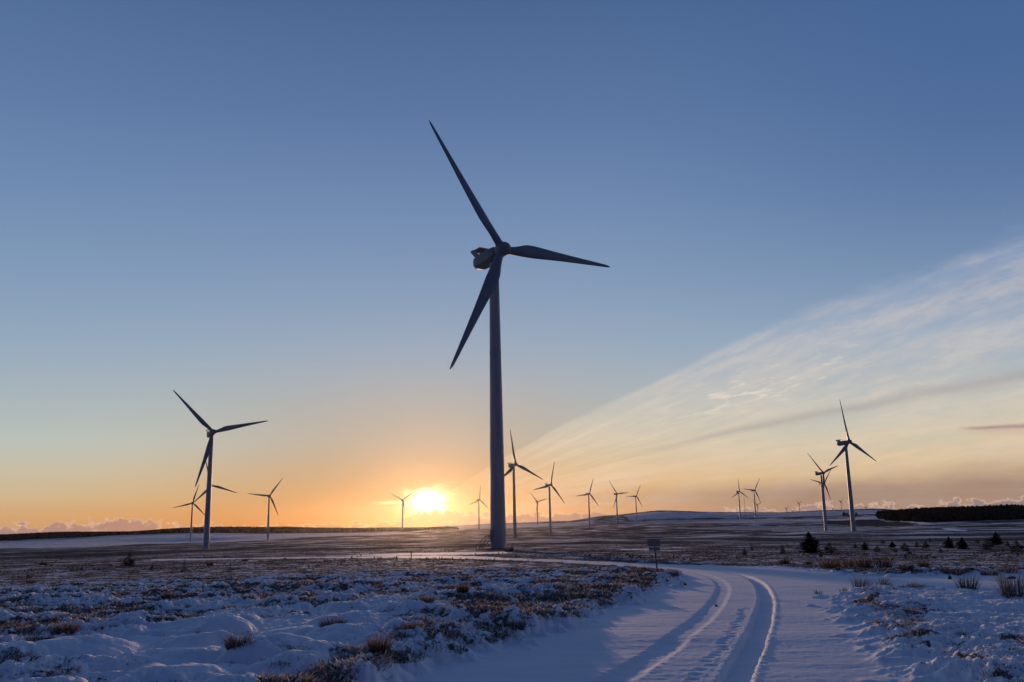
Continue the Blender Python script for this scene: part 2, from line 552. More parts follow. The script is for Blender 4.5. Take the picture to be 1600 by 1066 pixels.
    sc = gauss((q - c0[1] + warp * .01 - (p - c0[0]) * .02) / .0022) * step(pq(1488, 668)[0], pq(1530, 668)[0], p)
    sc2 = gauss((q - c0[1] + .004) / .005) * step(pq(1500, 668)[0], pq(1560, 668)[0], p)
    col = mix(sc2 * .45, col, lin(214, 170, 152))
    col = mix(sc * .7, col, lin(160, 128, 128))
    # pale wisp behind the right-hand turbine
    w0 = pq(1395, 712)
    ws = gauss((q - w0[1] - (p - w0[0]) * .24 + warp * .01) / .0025) * gauss((p - w0[0]) / .035)
    col = mix(ws * .4, col, lin(238, 206, 160))

    # --- glare of the sun
    e1 = E.m('SQRT', (dp * dp) + (dq * dq) * 1.5)
    up = step(-.05, .02, rel + .015) * right + (1.0 - right)
    halo = E.m('EXPONENT', -(e1 / .0185))
    halo2 = E.m('EXPONENT', -(e1 / .12))
    wedge = sheet * E.m('EXPONENT', -(E.m('ABSOLUTE', dp) / .085)) * step(-.01, .03, rel)
    col = mix(1.0, col, mix(halo2, (0, 0, 0, 1), (.03, .008, .0, 1)), 'ADD')
    col = mix(1.0, col, mix(wedge, (0, 0, 0, 1), (.34, .22, .08, 1)), 'ADD')
    col = mix(1.0, col, mix(halo * (.45 + .55 * step(-.03, .03, ed - slope)), (0, 0, 0, 1), (1.4, .70, .18, 1)), 'ADD')
    nz = noise(comb(p * 30.0, q * 70.0, 2.6), 1, 3, .6) - .5
    blob = gauss((E.m('SQRT', (dp * dp) * .50 + (dq - dp * .12) * (dq - dp * .12) * 2.0) + nz * .040) / .0142)
    col = mix(1.0, col, mix(blob, (0, 0, 0, 1), (3.4, 2.9, 1.7, 1)), 'ADD')
    hz = gauss(dp / .13) * E.m('EXPONENT', -(E.m('MAXIMUM', el, 0.0) / 1.3))
    col = mix(1.0, col, mix(hz, (0, 0, 0, 1), (.22, .05, -.04, 1)), 'ADD')
    spike = gauss((dq + .001) / .0016) * step(-.072, -.03, dp) * (1.0 - step(-.03, -.0, dp))
    col = mix(1.0, col, mix(spike, (0, 0, 0, 1), (.6, .5, .25, 1)), 'ADD')

    # --- row of cumulus along the horizon
    hl = noise(comb(p * 9.0, 0.0, 5.0), 1, 2, .5)
    prof = nt.nodes.new('ShaderNodeFloatCurve')
    cm = prof.mapping.curves[0]
    pts = [(pq(0, 800)[0], .0040), (pq(60, 800)[0], .0060), (pq(190, 800)[0], .0085), (pq(300, 800)[0], .0048), (pq(430, 800)[0], .0005), (pq(560, 800)[0], .0020), (pq(625, 800)[0], .0035),
           (pq(650, 800)[0], .012), (pq(690, 800)[0], .0145), (pq(760, 800)[0], .0135), (pq(850, 800)[0], .0105), (pq(930, 800)[0], .0060), (pq(1000, 800)[0], .0045),
           (pq(1100, 800)[0], .0080), (pq(1200, 800)[0], .0085), (pq(1300, 800)[0], .0095), (pq(1410, 800)[0], .0105), (pq(1500, 800)[0], .009), (pq(1600, 800)[0], .019)]
    pts = [(a + 1, b * 40) for a, b in pts]
    mp = [(a / 2, b) for a, b in pts]
    mp = [(0, .25)] + mp + [(1, .4)]
    while len(cm.points) < len(mp): cm.points.new(.5, .5)
    for a, b in zip(cm.points, mp): a.location = b
    prof.mapping.update()
    nt.links.new(((p + 1.0) / 2.0).v, prof.inputs['Value'])
    hp = E(prof.outputs[0]) / 40.0
    cn = noise(comb(p * 70.0, q * 95.0, 2.0), 1, 6, .60)
    cn2 = noise(comb(p * 17.0, q * 20.0, 12.0), 1, 2, .5)
    cd = (hp - q) - .0015 + (cn - .5) * .034 + (cn2 - .5) * .030
    cov = step(0.0, .0014, cd) * front
    rim = 1.0 - step(.0006, .0045, cd)
    lit = noise(comb(p * 90.0, q * 120.0, 8.0), 1, 4, .5)
    cc = ramp((p + 1.0) / 2.0, [(0, lin(150, 128, 132)), ((pq(0, 800)[0] + 1) / 2, lin(168, 134, 126)), ((pq(250, 800)[0] + 1) / 2, lin(184, 136, 118)),
                                ((pq(560, 800)[0] + 1) / 2, lin(214, 140, 84)), ((pq(668, 800)[0] + 1) / 2, lin(232, 150, 80)), ((pq(760, 800)[0] + 1) / 2, lin(170, 122, 100)),
                                ((pq(1000, 800)[0] + 1) / 2, lin(176, 140, 126)), ((pq(1300, 800)[0] + 1) / 2, lin(160, 134, 128)), ((pq(1600, 800)[0] + 1) / 2, lin(138, 122, 124))])
    rc = mix(gauss(dp / .3), lin(226, 188, 165), lin(250, 186, 120))
    cc = mix(rim * .75 + step(.54, .66, lit) * .30, cc, rc)
    col = mix(cov * .93, col, cc)

    # darker sky behind the viewer (dusk side)
    back = step(-.35, .45, y)
    dark = mix(back, lin(46, 62, 100), (1, 1, 1, 1))
    colb = mix(back, mix(1.0, lin(62, 80, 120), ramp(t, [(0, (.9, .8, .85, 1)), (.35, (.8, .8, .9, 1)), (1, (.35, .42, .55, 1))]), 'MULTIPLY'), col)
    below = step(-6.0, -1.0, el)
    colb = mix(below, lin(40, 45, 60), colb)
    nt.links.new(colb, bg.inputs[0]); bg.inputs[1].default_value = 1.0
    w.cycles_visibility.camera = True


build_world()
sl_ = bpy.data.lights.new('sun', 'SUN'); sun = bpy.data.objects.new('sun', sl_); COL.objects.link(sun)
sl_.energy = 2.4; sl_.angle = math.radians(.7); sl_.color = (1.0, .60, .36)
sd_ = Vector((math.sin(SUN_AZ) * math.cos(SUN_EL), math.cos(SUN_AZ) * math.cos(SUN_EL), math.sin(SUN_EL)))
sun.rotation_euler = sd_.to_track_quat('Z', 'Y').to_euler()
scene.view_settings.view_transform = 'Standard'; scene.view_settings.look = 'None'
scene.view_settings.gamma = 1; scene.view_settings.exposure = 0

# ------------------------------------------------------------------ mesh helpers
def mesh_np(name, V, Fc, mat, smooth=True, attrs=None, parent=None):
    """V (n,3), Fc (m,k)"""
    me = bpy.data.meshes.new(name)
    V = np.asarray(V, np.float32); Fc = np.asarray(Fc, np.int32)
    me.vertices.add(len(V)); me.vertices.foreach_set('co', V.ravel())
    k = Fc.shape[1]
    me.loops.add(Fc.size); me.loops.foreach_set('vertex_index', Fc.ravel())
    me.polygons.add(len(Fc)); me.polygons.foreach_set('loop_start', np.arange(0, Fc.size, k, dtype=np.int32))
    me.polygons.foreach_set('use_smooth', np.full(len(Fc), smooth))
    me.update(calc_edges=True); me.validate()
    for an, arr in (attrs or {}).items():
        if arr.ndim == 1:
            a = me.attributes.new(an, 'FLOAT', 'POINT'); a.data.foreach_set('value', arr.astype(np.float32))
        else:
            a = me.attributes.new(an, 'FLOAT_COLOR', 'POINT'); a.data.foreach_set('color', arr.astype(np.float32).ravel())
    me.materials.append(mat)
    o = bpy.data.objects.new(name, me); COL.objects.link(o)
    if parent: o.parent = parent
    return o


def tag(o, label=None, cat=None, group=None, kind=None):
    if label: o['label'] = label
    if cat: o['category'] = cat
    if group: o['group'] = group
    if kind: o['kind'] = kind
    return o


def empty(name, loc=(0, 0, 0), rz=0):
    o = bpy.data.objects.new(name, None); o.empty_display_size = .5
    COL.objects.link(o); o.location = loc; o.rotation_euler = (0, 0, rz)
    return o


class MB:
    def __init__(s): s.v = []; s.f = []

    def ringloft(s, rings, cap=True):
        b = len(s.v); n = len(rings[0])
        for r in rings: s.v += [tuple(p) for p in r]
        for i in range(len(rings) - 1):
            for j in range(n):
                s.f.append((b + i * n + j, b + i * n + (j + 1) % n, b + (i + 1) * n + (j + 1) % n, b + (i + 1) * n + j))
        if cap:
            s.f.append(tuple(b + j for j in reversed(range(n))))
            s.f.append(tuple(b + (len(rings) - 1) * n + j for j in range(n)))
        return s

    def lathe(s, prof, n=32, axis='Z', c=(0, 0, 0)):
        rings = []
        for r, h in prof:
            ring = []
            for j in range(n):
                a = 2 * PI * j / n
                if axis == 'Z': ring.append((c[0] + r * math.cos(a), c[1] + r * math.sin(a), c[2] + h))
                else: ring.append((c[0] + r * math.cos(a), c[1] + h, c[2] + r * math.sin(a)))
            rings.append(ring)
        return s.ringloft(rings)

    def box(s, x0, x1, y0, y1, z0, z1):
        return s.ringloft([[(x0, y0, z0), (x1, y0, z0), (x1, y1, z0), (x0, y1, z0)], [(x0, y0, z1), (x1, y0, z1), (x1, y1, z1), (x0, y1, z1)]])

    def tube(s, a, b, r, r2=None, n=8):
        a = Vector(a); b = Vector(b); d = (b - a).normalized()
        u = d.orthogonal().normalized(); w = d.cross(u)
        r2 = r if r2 is None else r2
        return s.ringloft([[a + (u * math.cos(t) + w * math.sin(t)) * r for t in [2 * PI * j / n for j in range(n)]],
                           [b + (u * math.cos(t) + w * math.sin(t)) * r2 for t in [2 * PI * j / n for j in range(n)]]])

    def mesh(s, name, mat, smooth=True, angle=40):
        me = bpy.data.meshes.new(name); me.from_pydata(s.v, [], s.f); me.update()
        bm = bmesh.new(); bm.from_mesh(me); bmesh.ops.recalc_face_normals(bm, faces=bm.faces)
        for e in bm.edges:
            if len(e.link_faces) == 2 and e.calc_face_angle(0) > math.radians(angle): e.smooth = False
        for f in bm.faces: f.smooth = smooth
        bm.to_mesh(me); bm.free()
        me.materials.append(mat)
        return me

    def build(s, name, mat, parent=None, **k):
        o = bpy.data.objects.new(name, s.mesh(name, mat, **k)); COL.objects.link(o)
        if parent: o.parent = parent
        return o


# ------------------------------------------------------------------ materials
def newmat(name):
    m = bpy.data.materials.new(name); m.use_nodes = True
    nt = m.node_tree; E.nt = nt
    return m, nt, nt.nodes['Principled BSDF']


def simple(name, col, rough=.5, spec=.5, var=.12, scale=1.0, metal=0):
    m, nt, b = newmat(name)
    tc = nt.nodes.new('ShaderNodeTexCoord')
    n = noise(tc.outputs['Object'], scale, 5, .6)
    dk = tuple(c * (1 - var * 2) for c in col[:3]) + (1,)
    nt.links.new(mix(step(.35, .75, n), dk, tuple(col[:3]) + (1,)), b.inputs['Base Color'])
    b.inputs['Roughness'].default_value = rough
    b.inputs['Specular IOR Level'].default_value = spec
    b.inputs['Metallic'].default_value = metal
    return m


M_paint = simple('turbine_paint', (.38, .385, .40), .45, .4, .05, .15)
M_nac = simple('nacelle_paint', (.24, .25, .27), .5, .3, .05, .3)
M_blade = simple('blade_gelcoat', (.24, .26, .29), .38, .4, .06, .3)
M_conc = simple('concrete', (.16, .16, .16), .9, .2, .2, 1.5)
M_steel = simple('galvanised_steel', (.30, .31, .33), .45, .5, .15, 6, .6)
M_darkm = simple('dark_metal', (.05, .05, .055), .5, .4, .1, 3)
M_sign = simple('sign_plate_grey', (.25, .235, .24), .6, .3, .1, 8)
M_stone = simple('dark_stone', (.05, .05, .055), .9, .2, .2, 9)
M_trunk = simple('bark', (.07, .05, .04), .95, .1, .2, 12)


def veg_mat(name):
    m, nt, b = newmat(name)
    a = nt.nodes.new('ShaderNodeAttribute'); a.attribute_name = 'tint'
    nt.links.new(a.outputs['Color'], b.inputs['Base Color'])
    b.inputs['Roughness'].default_value = .85; b.inputs['Specular IOR Level'].default_value = .15
    tr = nt.nodes.new('ShaderNodeBsdfTranslucent'); nt.links.new(a.outputs['Color'], tr.inputs[0])
    ms = nt.nodes.new('ShaderNodeMixShader'); ms.inputs[0].default_value = .35
    nt.links.new(b.outputs[0], ms.inputs[1]); nt.links.new(tr.outputs[0], ms.inputs[2])
    nt.links.new(ms.outputs[0], nt.nodes['Material Output'].inputs[0])
    return m


M_veg = veg_mat('stalks')
M_wood, _nt, _b = newmat('conifer_foliage')
_a = _nt.nodes.new('ShaderNodeAttribute'); _a.attribute_name = 'tint'; _nt.links.new(_a.outputs['Color'], _b.inputs['Base Color']); _b.inputs['Roughness'].default_value = 1; _b.inputs['Specular IOR Level'].default_value = 0


def ground_mat():
    m, nt, b = newmat('snowy_moor')
    tc = nt.nodes.new('ShaderNodeTexCoord'); v = tc.outputs['Object']
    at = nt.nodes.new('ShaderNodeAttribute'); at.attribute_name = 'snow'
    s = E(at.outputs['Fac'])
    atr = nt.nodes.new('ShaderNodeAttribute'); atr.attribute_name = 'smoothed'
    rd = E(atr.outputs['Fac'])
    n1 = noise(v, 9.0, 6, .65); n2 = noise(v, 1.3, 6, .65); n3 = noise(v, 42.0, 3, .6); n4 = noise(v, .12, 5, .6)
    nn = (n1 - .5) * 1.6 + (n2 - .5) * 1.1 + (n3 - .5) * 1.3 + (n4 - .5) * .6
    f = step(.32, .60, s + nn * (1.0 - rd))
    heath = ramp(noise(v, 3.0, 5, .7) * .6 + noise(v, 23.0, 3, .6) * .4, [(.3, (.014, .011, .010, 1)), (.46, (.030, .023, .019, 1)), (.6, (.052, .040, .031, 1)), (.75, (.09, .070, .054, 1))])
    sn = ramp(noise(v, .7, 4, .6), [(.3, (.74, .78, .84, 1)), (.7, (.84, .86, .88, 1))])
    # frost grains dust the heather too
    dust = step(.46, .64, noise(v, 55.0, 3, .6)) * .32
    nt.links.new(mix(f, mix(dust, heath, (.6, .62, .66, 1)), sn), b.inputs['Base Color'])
    b.inputs['Roughness'].default_value = .85
    nt.links.new((f * .10).v, b.inputs['Specular IOR Level'])
    bp = nt.nodes.new('ShaderNodeBump'); nt.links.new((.35 - rd * .2).v, bp.inputs['Strength']); bp.inputs['Distance'].default_value = .03
    hgt = noise(v, 35.0, 4, .6) * .4 + noise(v, 7.0, 4, .6) + (1.0 - f) * noise(v, 70.0, 3, .7) * 1.4
    nt.links.new(hgt.v, bp.inputs['Height'])
    nt.links.new(bp.outputs[0], b.inputs['Normal'])
    return m


M_ground = ground_mat()

# ------------------------------------------------------------------ ground sheet
def rows():
    r = [0.0, .5, 1, 1.7, 2.5, 3.4, 4.4, 5.4, 6.2, 6.8, 7.2]
    while r[-1] < 90: r.append(r[-1] * 1.0045)
    while r[-1] < 260: r.append(r[-1] * 1.006)
    while r[-1] < 3600: r.append(r[-1] * 1.009)
    while r[-1] < 6200: r.append(r[-1] * 1.03)
    return np.array(r)


def cols():
    a = np.radians(np.concatenate([np.arange(-33.5, 33.5, .058)]))
    lo = np.radians(np.concatenate([np.arange(-180, -60, 6), np.arange(-60, -36, 1.5), np.arange(-36, -33.6, .4)]))
    hi = -lo[::-1]
    hi = hi[hi < PI - 1e-6]
    return np.concatenate([lo, a, hi])


RR, AA = rows(), cols()
nr, nc = len(RR) - 1, len(AA)
g_r, g_a = np.meshgrid(RR[1:], AA, indexing='ij')
gx = (g_r * np.sin(g_a)).ravel(); gy = (g_r * np.cos(g_a)).ravel()
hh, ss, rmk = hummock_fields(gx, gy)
gz = Hbase(gx, gy) + hh
V = np.stack([gx, gy, gz], 1)
V = np.vstack([V, [[0, 0, -1.8]]])
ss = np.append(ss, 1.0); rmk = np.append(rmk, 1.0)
i0 = (np.arange(nr - 1)[:, None] * nc + np.arange(nc)[None, :])
j1 = (np.arange(nr - 1)[:, None] * nc + (np.arange(nc)[None, :] + 1) % nc)
quads = np.stack([i0, i0 + nc, j1 + nc, j1], -1).reshape(-1, 4)[:, ::-1]
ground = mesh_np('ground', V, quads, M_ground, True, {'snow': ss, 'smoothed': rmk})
tag(ground, 'snow covered moor with hummocks of heather and a snowy track with wheel ruts', 'ground', kind='structure')
fan = np.array([[nc * nr, (j + 1) % nc, j] for j in range(nc)])
pa = mesh_np('ground_centre', V[list(range(nc)) + [nc * nr]], np.array([[nc, (j + 1) % nc, j] for j in range(nc)])[:, ::-1], M_ground, True,
             {'snow': np.ones(nc + 1), 'smoothed': np.ones(nc + 1)})
tag(pa, 'trodden snow at the viewpoint', 'ground', kind='structure')

# ------------------------------------------------------------------ turbines
def blade_mesh():
    L = 32.9
    st = []
    for k in range(34):
        t = (k / 33) ** 1.0
        z = 1.0 + (L - 1.0) * t
        # chord
        ch = np.interp(t, [0, .04, .10, .17, .24, .35, .5, .7, .88, .96, .99, 1], [1.75, 1.75, 2.15, 2.85, 2.95, 2.55, 2.0, 1.4, .92, .66, .42, .12])
        th = np.interp(t, [0, .04, .10, .17, .24, .5, .8, 1], [1.0, 1.0, .72, .46, .34, .22, .17, .15])
        tw = math.radians(np.interp(t, [0, .1, .25, .5, 1], [18, 16, 10, 4, 0]) + 3)
        le = np.interp(t, [0, .04, .17, .5, 1], [.5, .5, .33, .30, .30])
        ring = []
        N = 16
        for j in range(N):
            a = 2 * PI * j / N
            cx = .5 - .5 * math.cos(a)          # 0 leading ... 1 trailing
            if th > .95:
                x = (cx - .5) * ch; y = .5 * ch * math.sin(a)
            else:
                f = 2.6 * (math.sqrt(max(cx, 0)) * .5 * (1 - cx) ** .9) * 1.25
                rnd = abs(math.sin(a)) * .5
                w = min(1, max(0, (th - .34) / .6))
                prof = rnd * w + f * .62 * (1 - w)
                y = (1 if math.sin(a) >= 0 else -1) * prof * th * ch
                x = (cx - le) * ch
            # leading edge towards +X, trailing bulge towards -X
            X = -x; Y = y
            ring.append((X * math.cos(tw) - Y * math.sin(tw), X * math.sin(tw) + Y * math.cos(tw) + .25 * t * t, z))
        st.append(ring)
    m = MB(); m.ringloft(st)
    return m.mesh('blade', M_blade, angle=70)


def rounded_section(w, zt, zb, ch):
    """octagonal-ish nacelle section in x,z"""
    return [(-w + ch, zb), (w - ch, zb), (w, zb + ch), (w, zt - ch * .8), (w - ch * .9, zt), (-w + ch * .9, zt), (-w, zt - ch * .8), (-w, zb + ch)]


def nacelle_mesh():
    m = MB()
    secs = [(-1.7, 1.25, 1.15, -1.2, .7), (-1.2, 1.5, 1.45, -1.45, .65), (0.6, 1.62, 1.55, -1.7, .55), (4.2, 1.68, 1.55, -1.85, .5), (6.3, 1.62, 1.45, -1.75, .6), (7.2, 1.35, 1.15, -1.35, .65), (7.55, .9, .75, -.9, .5)]
    m.ringloft([[(x, y, z) for x, z in rounded_section(w, zt, zb, ch)] for y, w, zt, zb, ch in secs])
    return m.mesh('nacelle', M_nac, angle=25)


def cooler_mesh():
    m = MB()
    # raised frame at the rear of the nacelle roof: two leaning side plates and a cross panel
    for s in (-1, 1):
        x0, x1 = s * 1.45, s * 1.62
        m.ringloft([[(x0, 4.1, 1.2), (x0, 6.1, 1.2), (x0, 7.9, 3.3), (x0, 6.7, 3.35)], [(x1, 4.1, 1.2), (x1, 6.1, 1.2), (x1, 7.9, 3.3), (x1, 6.7, 3.35)]])
    m.ringloft([[(-1.445, 3.6, 2.9), (1.445, 3.6, 2.9), (1.445, 7.6, 3.2), (-1.445, 7.6, 3.2)], [(-1.445, 3.6, 3.05), (1.445, 3.6, 3.05), (1.445, 7.6, 3.38), (-1.445, 7.6, 3.38)]])
    for s in (-1, 1):
        m.tube((s * 1.3, 3.7, 1.4), (s * 1.3, 3.7, 2.95), .09)
    return m.mesh('cooler_frame', M_nac, angle=25)


def mast_mesh():
    m = MB()
    m.tube((.3, 6.4, 3.3), (.3, 6.4, 4.4), .05, n=6)
    m.tube((.0, 6.4, 4.3), (.6, 6.4, 4.3), .045, n=6)
    return m.mesh('wind_vane', M_darkm)


def hub_mesh():
    m = MB()
    m.lathe([(.02, -2.05), (.7, -1.98), (1.15, -1.7), (1.45, -1.2), (1.55, -.4), (1.55, .7), (1.4, 1.2), (1.25, 1.5)], 32, 'Y')
    # blade sockets
    for k in range(3):
        a = k * 2 * PI / 3
        d = Vector((math.sin(a), 0, math.cos(a)))
        m.tube(d * .9, d * 1.72, .98, .95, 20)
    return m.mesh('hub', M_nac, angle=35)


def tower_mesh():
    m = MB()
    prof = [(1.70, -1.5)]
    for k in range(0, 25):
        z = k / 24 * (HUB - 1.75)
        prof.append((1.70 - (1.70 - 1.04) * (k / 24) ** 1.05, z))
    m.lathe(prof, 40)
    for z in (21.5, 42.5):   # flange rings between the tower sections
        r = 1.70 - .66 * (z / (HUB - 1.75)) ** 1.05
        m.lathe([(r + .0, z - .16), (r + .06, z - .15), (r + .06, z + .15), (r, z + .16)], 40)
    return m.mesh('tower', M_paint, angle=60)


def door_mesh():
    m = MB()
    m.box(-.45, .45, -1.80, -1.4, 1.9, 4.1)
    return m.mesh('door', M_sign)


def steps_mesh():
    m = MB()
    for k in range(8):
        z = 1.85 - k * .24; y = -2.9 - k * .30
        m.box(-.5, .5, y - .15, y + .15, z - .03, z)
    m.box(-.6, .6, -2.75, -1.62, 1.78, 1.86)
    for s in (-.55, .55):
        m.tube((s, -2.7, 1.8), (s, -5.3, -.3), .10)
        m.tube((s, -2.2, 2.9), (s, -2.75, 2.9), .065)
        m.tube((s, -2.75, 2.9), (s, -5.2, .95), .065)
        for q in (0, .5, 1):
            y = -2.75 - 2.45 * q; z = 1.82 - 1.95 * q
            m.tube((s, y, z - .2), (s, y, z + 1.08), .065)
    return m.mesh('entrance_steps', M_darkm, angle=30)


BLADE, NAC, COOL, MAST, HUBM, TOW, DOOR, STEPS = blade_mesh(), nacelle_mesh(), cooler_mesh(), mast_mesh(), hub_mesh(), tower_mesh(), door_mesh(), steps_mesh()
FND = MB().lathe([(2.6, -2.5), (2.6, .22), (2.45, .3), (1.71, .32)], 32).mesh('foundation', M_conc, angle=30)


def link(name, me, parent=None, mat=None):
    o = bpy.data.objects.new(name, me); COL.objects.link(o)
    if parent: o.parent = parent
    if mat is not None: o.matrix_local = mat
    return o


TLAB = {
    'main': 'tall near wind turbine at the centre, its tower rising beside the snowy track',
    'left': 'large wind turbine on the left, its low blade hanging beside the tower',
    't3': 'wind turbine hidden behind the large left one, blade showing right',
    't4': 'small wind turbine just left of the large left turbine, crossed by its blade',
    't5': 'small wind turbine right of the large left turbine, in front of the snow field',
    't6': 'wind turbine silhouetted against the left rim of the setting sun glare',
    't7': 'small wind turbine between the sun glare and the near central tower',
    't8': 'medium wind turbine right behind the near central tower, one blade straight up',
    't9': 'second wind turbine right of the near central tower, one blade drooping low right',
    't10': 'tiny faint wind turbine between the two medium ones right of the central tower',
    't11': 'wind turbine standing alone left of the low snowy hill',
    't12': 'left one of the close pair of turbines at the left end of the snowy hill',
    't13': 'right one of the close pair of turbines at the left end of the snowy hill',
    't14': 'left one of the pair of turbines on the snowy hill beside the lattice mast',
    't15': 'right one of the pair of turbines on the snowy hill beside the lattice mast',
    't16': 'tiny distant wind turbine showing just right behind the pair on the hill',
    't17': 'wind turbine left of the large right one, the nearer of two in one line',
    't18': 'wind turbine almost hidden behind another one left of the large right turbine',
    't19': 'largest wind turbine on the right, pale tower in front of the dark wood',
    'd1': 'leftmost of the tiny turbines beyond the hill crest, blades in a Y',
    'd2': 'tiny edge-on turbine beyond the hill crest, second clear one from the left',
    'd3': 'tallest tiny turbine beyond the hill crest, just left of the large right tower',
    'd4': 'tiny turbine beyond the hill crest right of the large right tower, only its rotor showing',
    'd5': 'faintest tiny rotor peeping over the hill crest between two clearer ones',
    'd6': 'faint tiny turbine beyond the hill crest between the two right-hand turbines',
}
TGRP = {'main': 'large wind turbines of the wind farm'}


def make_turbine(t):
    n, x, y, z, yaw, az = t
    bx, by, bz = base_pos(t)
    root = empty('wind_turbine', (bx, by, bz), math.radians(yaw))
    tag(root, TLAB[n], 'wind turbine', 'wind turbines of the wind farm on the moor')
    dist = math.hypot(x, y)
    link('tower', TOW, root); 
    if dist < 2600: link('foundation', FND, root)
    T = Matrix.Translation((0, 0, HUB + .3)) @ Matrix.Rotation(math.radians(-5), 4, 'X')
    nac = link('nacelle', NAC, root, T @ Matrix.Diagonal((.92, .93, .93, 1)))
    link('cooler_frame', COOL, nac)
    if dist < 1200: link('wind_vane', MAST, nac)
    RT = T @ Matrix.Translation((0, -AXO, 0)) @ Matrix.Rotation(math.radians(az), 4, 'Y')
    link('hub', HUBM, root, RT)
    for k in range(3):
        link('blade', BLADE, root, RT @ Matrix.Rotation(k * 2 * PI / 3, 4, 'Y'))
    if n in ('main',):
        q = Matrix.Rotation(math.radians(-yaw - 55), 4, 'Z')
        link('door', DOOR, root, q); link('entrance_steps', STEPS, root, q)
    return root


for t in TURB: make_turbine(t)

# lattice met mast beside the pair on the hill
h0 = hit(1165, 813)
mr = empty('met_mast', (h0[0], h0[1], float(Hbase(*h0))))
tag(mr, 'thin lattice mast between the pair of turbines on the snowy hill', 'mast')
dm = math.hypot(*h0)
hm_ = dm * 34 / F
m = MB()
for k in range(3):
    a = k * 2 * PI / 3
    m.tube((.6 * math.cos(a), .6 * math.sin(a), -2), (.35 * math.cos(a), .35 * math.sin(a), hm_), .09, n=6)
for i in range(int(hm_ / 1.5)):
    for k in range(3):
        a = k * 2 * PI / 3; b = a + 2 * PI / 3
        z0 = i * 1.5
        m.tube((.55 * math.cos(a), .55 * math.sin(a), z0), (.55 * math.cos(b), .55 * math.sin(b), z0 + 1.5), .05, n=4)
m.build('lattice', M_steel, mr)
m = MB()
for z in (hm_ * .98, hm_ * .75, hm_ * .5): m.tube((-2, 0, z), (2, 0, z), .08, n=6)
m.build('instrument_boom', M_steel, mr)

# ------------------------------------------------------------------ vegetation
def blades_np(P, Hh, W, lean, az, tint0, tint1, bend=.5):
    """arrays of grass/heather stalks: each a bent, tapered strip of 4 triangles"""
    n = len(P)
    fa = rng.uniform(0, 2 * PI, n)
    sx = np.cos(fa) * W * .5; sy = np.sin(fa) * W * .5
    dx = np.sin(lean) * np.cos(az); dy = np.sin(lean) * np.sin(az); dz = np.cos(lean)
    V = np.zeros((n, 5, 3)); C = np.zeros((n, 5, 4))
    mid = .55
    b = bend * Hh * np.sin(lean)
    V[:, 0] = P + np.stack([-sx, -sy, 0 * sx], 1); V[:, 1] = P + np.stack([sx, sy, 0 * sx], 1)
    c = P + np.stack([dx, dy, dz], 1) * (Hh * mid)[:, None]
    V[:, 2] = c + np.stack([-sx, -sy, 0 * sx], 1) * .75; V[:, 3] = c + np.stack([sx, sy, 0 * sx], 1) * .75
    V[:, 4] = P + np.stack([dx * Hh + np.cos(az) * b * .5, dy * Hh + np.sin(az) * b * .5, dz * Hh * .97 - b * .25], 1)
    C[:, :2] = tint0[:, None]; C[:, 2:4] = ((tint0 + tint1) / 2)[:, None]; C[:, 4] = tint1
    i = np.arange(n)[:, None] * 5
    Fc = np.concatenate([i + np.array([[0, 1, 3]]), i + np.array([[0, 3, 2]]), i + np.array([[2, 3, 4]])], 0)
    return V.reshape(-1, 3), Fc, C.reshape(-1, 4)


def rgba(a): return np.concatenate([a, np.ones((len(a), 1))], 1)


HCOL = np.array([(.06, .032, .019), (.11, .060, .033), (.19, .11, .06), (.34, .235, .15), (.12, .092, .05)])
SNOWC = np.array([.78, .80, .84])


def heather():
    """heather twigs standing out of the snow near the camera"""
    NC = 150000
    u = rng.uniform(0, 1, NC)
    d = 7.0 * (75 / 7.0) ** u
    az = np.radians(rng.uniform(-33, 33, NC))
    x = d * np.sin(az); y = d * np.cos(az)
    h, s, r = hummock_fields(x, y)
    keep = (r < .25) & (s < .60 + rng.uniform(-.3, .42, NC))
    x, y, d, h, s = x[keep], y[keep], d[keep], h[keep], s[keep]
    z = Hbase(x, y) + h
    n = len(x)
    per = 12
    cx = np.repeat(x, per); cy = np.repeat(y, per); cz = np.repeat(z, per); cd = np.repeat(d, per)
    N = n * per
    tone = np.repeat(rng.integers(0, 5, n), per); fr = np.repeat(np.clip(rng.uniform(.3, 1.0, n) + .3 * (s > .5), 0, 1), per)
    a = rng.uniform(0, 2 * PI, N); rr = np.sqrt(rng.uniform(0, 1, N)) * (.13 + .0030 * cd)
    P = np.stack([cx + rr * np.cos(a), cy + rr * np.sin(a), cz - .03], 1)
    size = np.repeat(rng.uniform(.45, 1.05, n) * np.where(s > .5, .6, 1), per)
    Hh = rng.uniform(.05, .15, N) * size * (1 - .3 * np.clip(cd / 70, 0, 1))
    W = rng.uniform(.005, .011, N) * (1 + cd * .035)
    lean = rng.uniform(.35, 1.45, N)
    t0 = HCOL[tone] * rng.uniform(.6, 1.3, N)[:, None]
    t1 = t0 * 1.3
    snowy = rng.uniform(0, 1, N) < fr
    t1 = np.where(snowy[:, None], SNOWC * rng.uniform(.6, 1, N)[:, None], t1)
    t0 = np.where((snowy & (rng.uniform(0, 1, N) < .25))[:, None], SNOWC * .7, t0)
    V, Fc, C = blades_np(P, Hh, W, lean, a, rgba(t0), rgba(t1))
    o = mesh_np('heather', V, Fc, M_veg, False, {'tint': C})
    tag(o, 'frosted brown heather twigs standing out of the snow hummocks', 'heather', kind='stuff')
    open('/tmp/n.txt', 'w').write(str(n)) if False else None


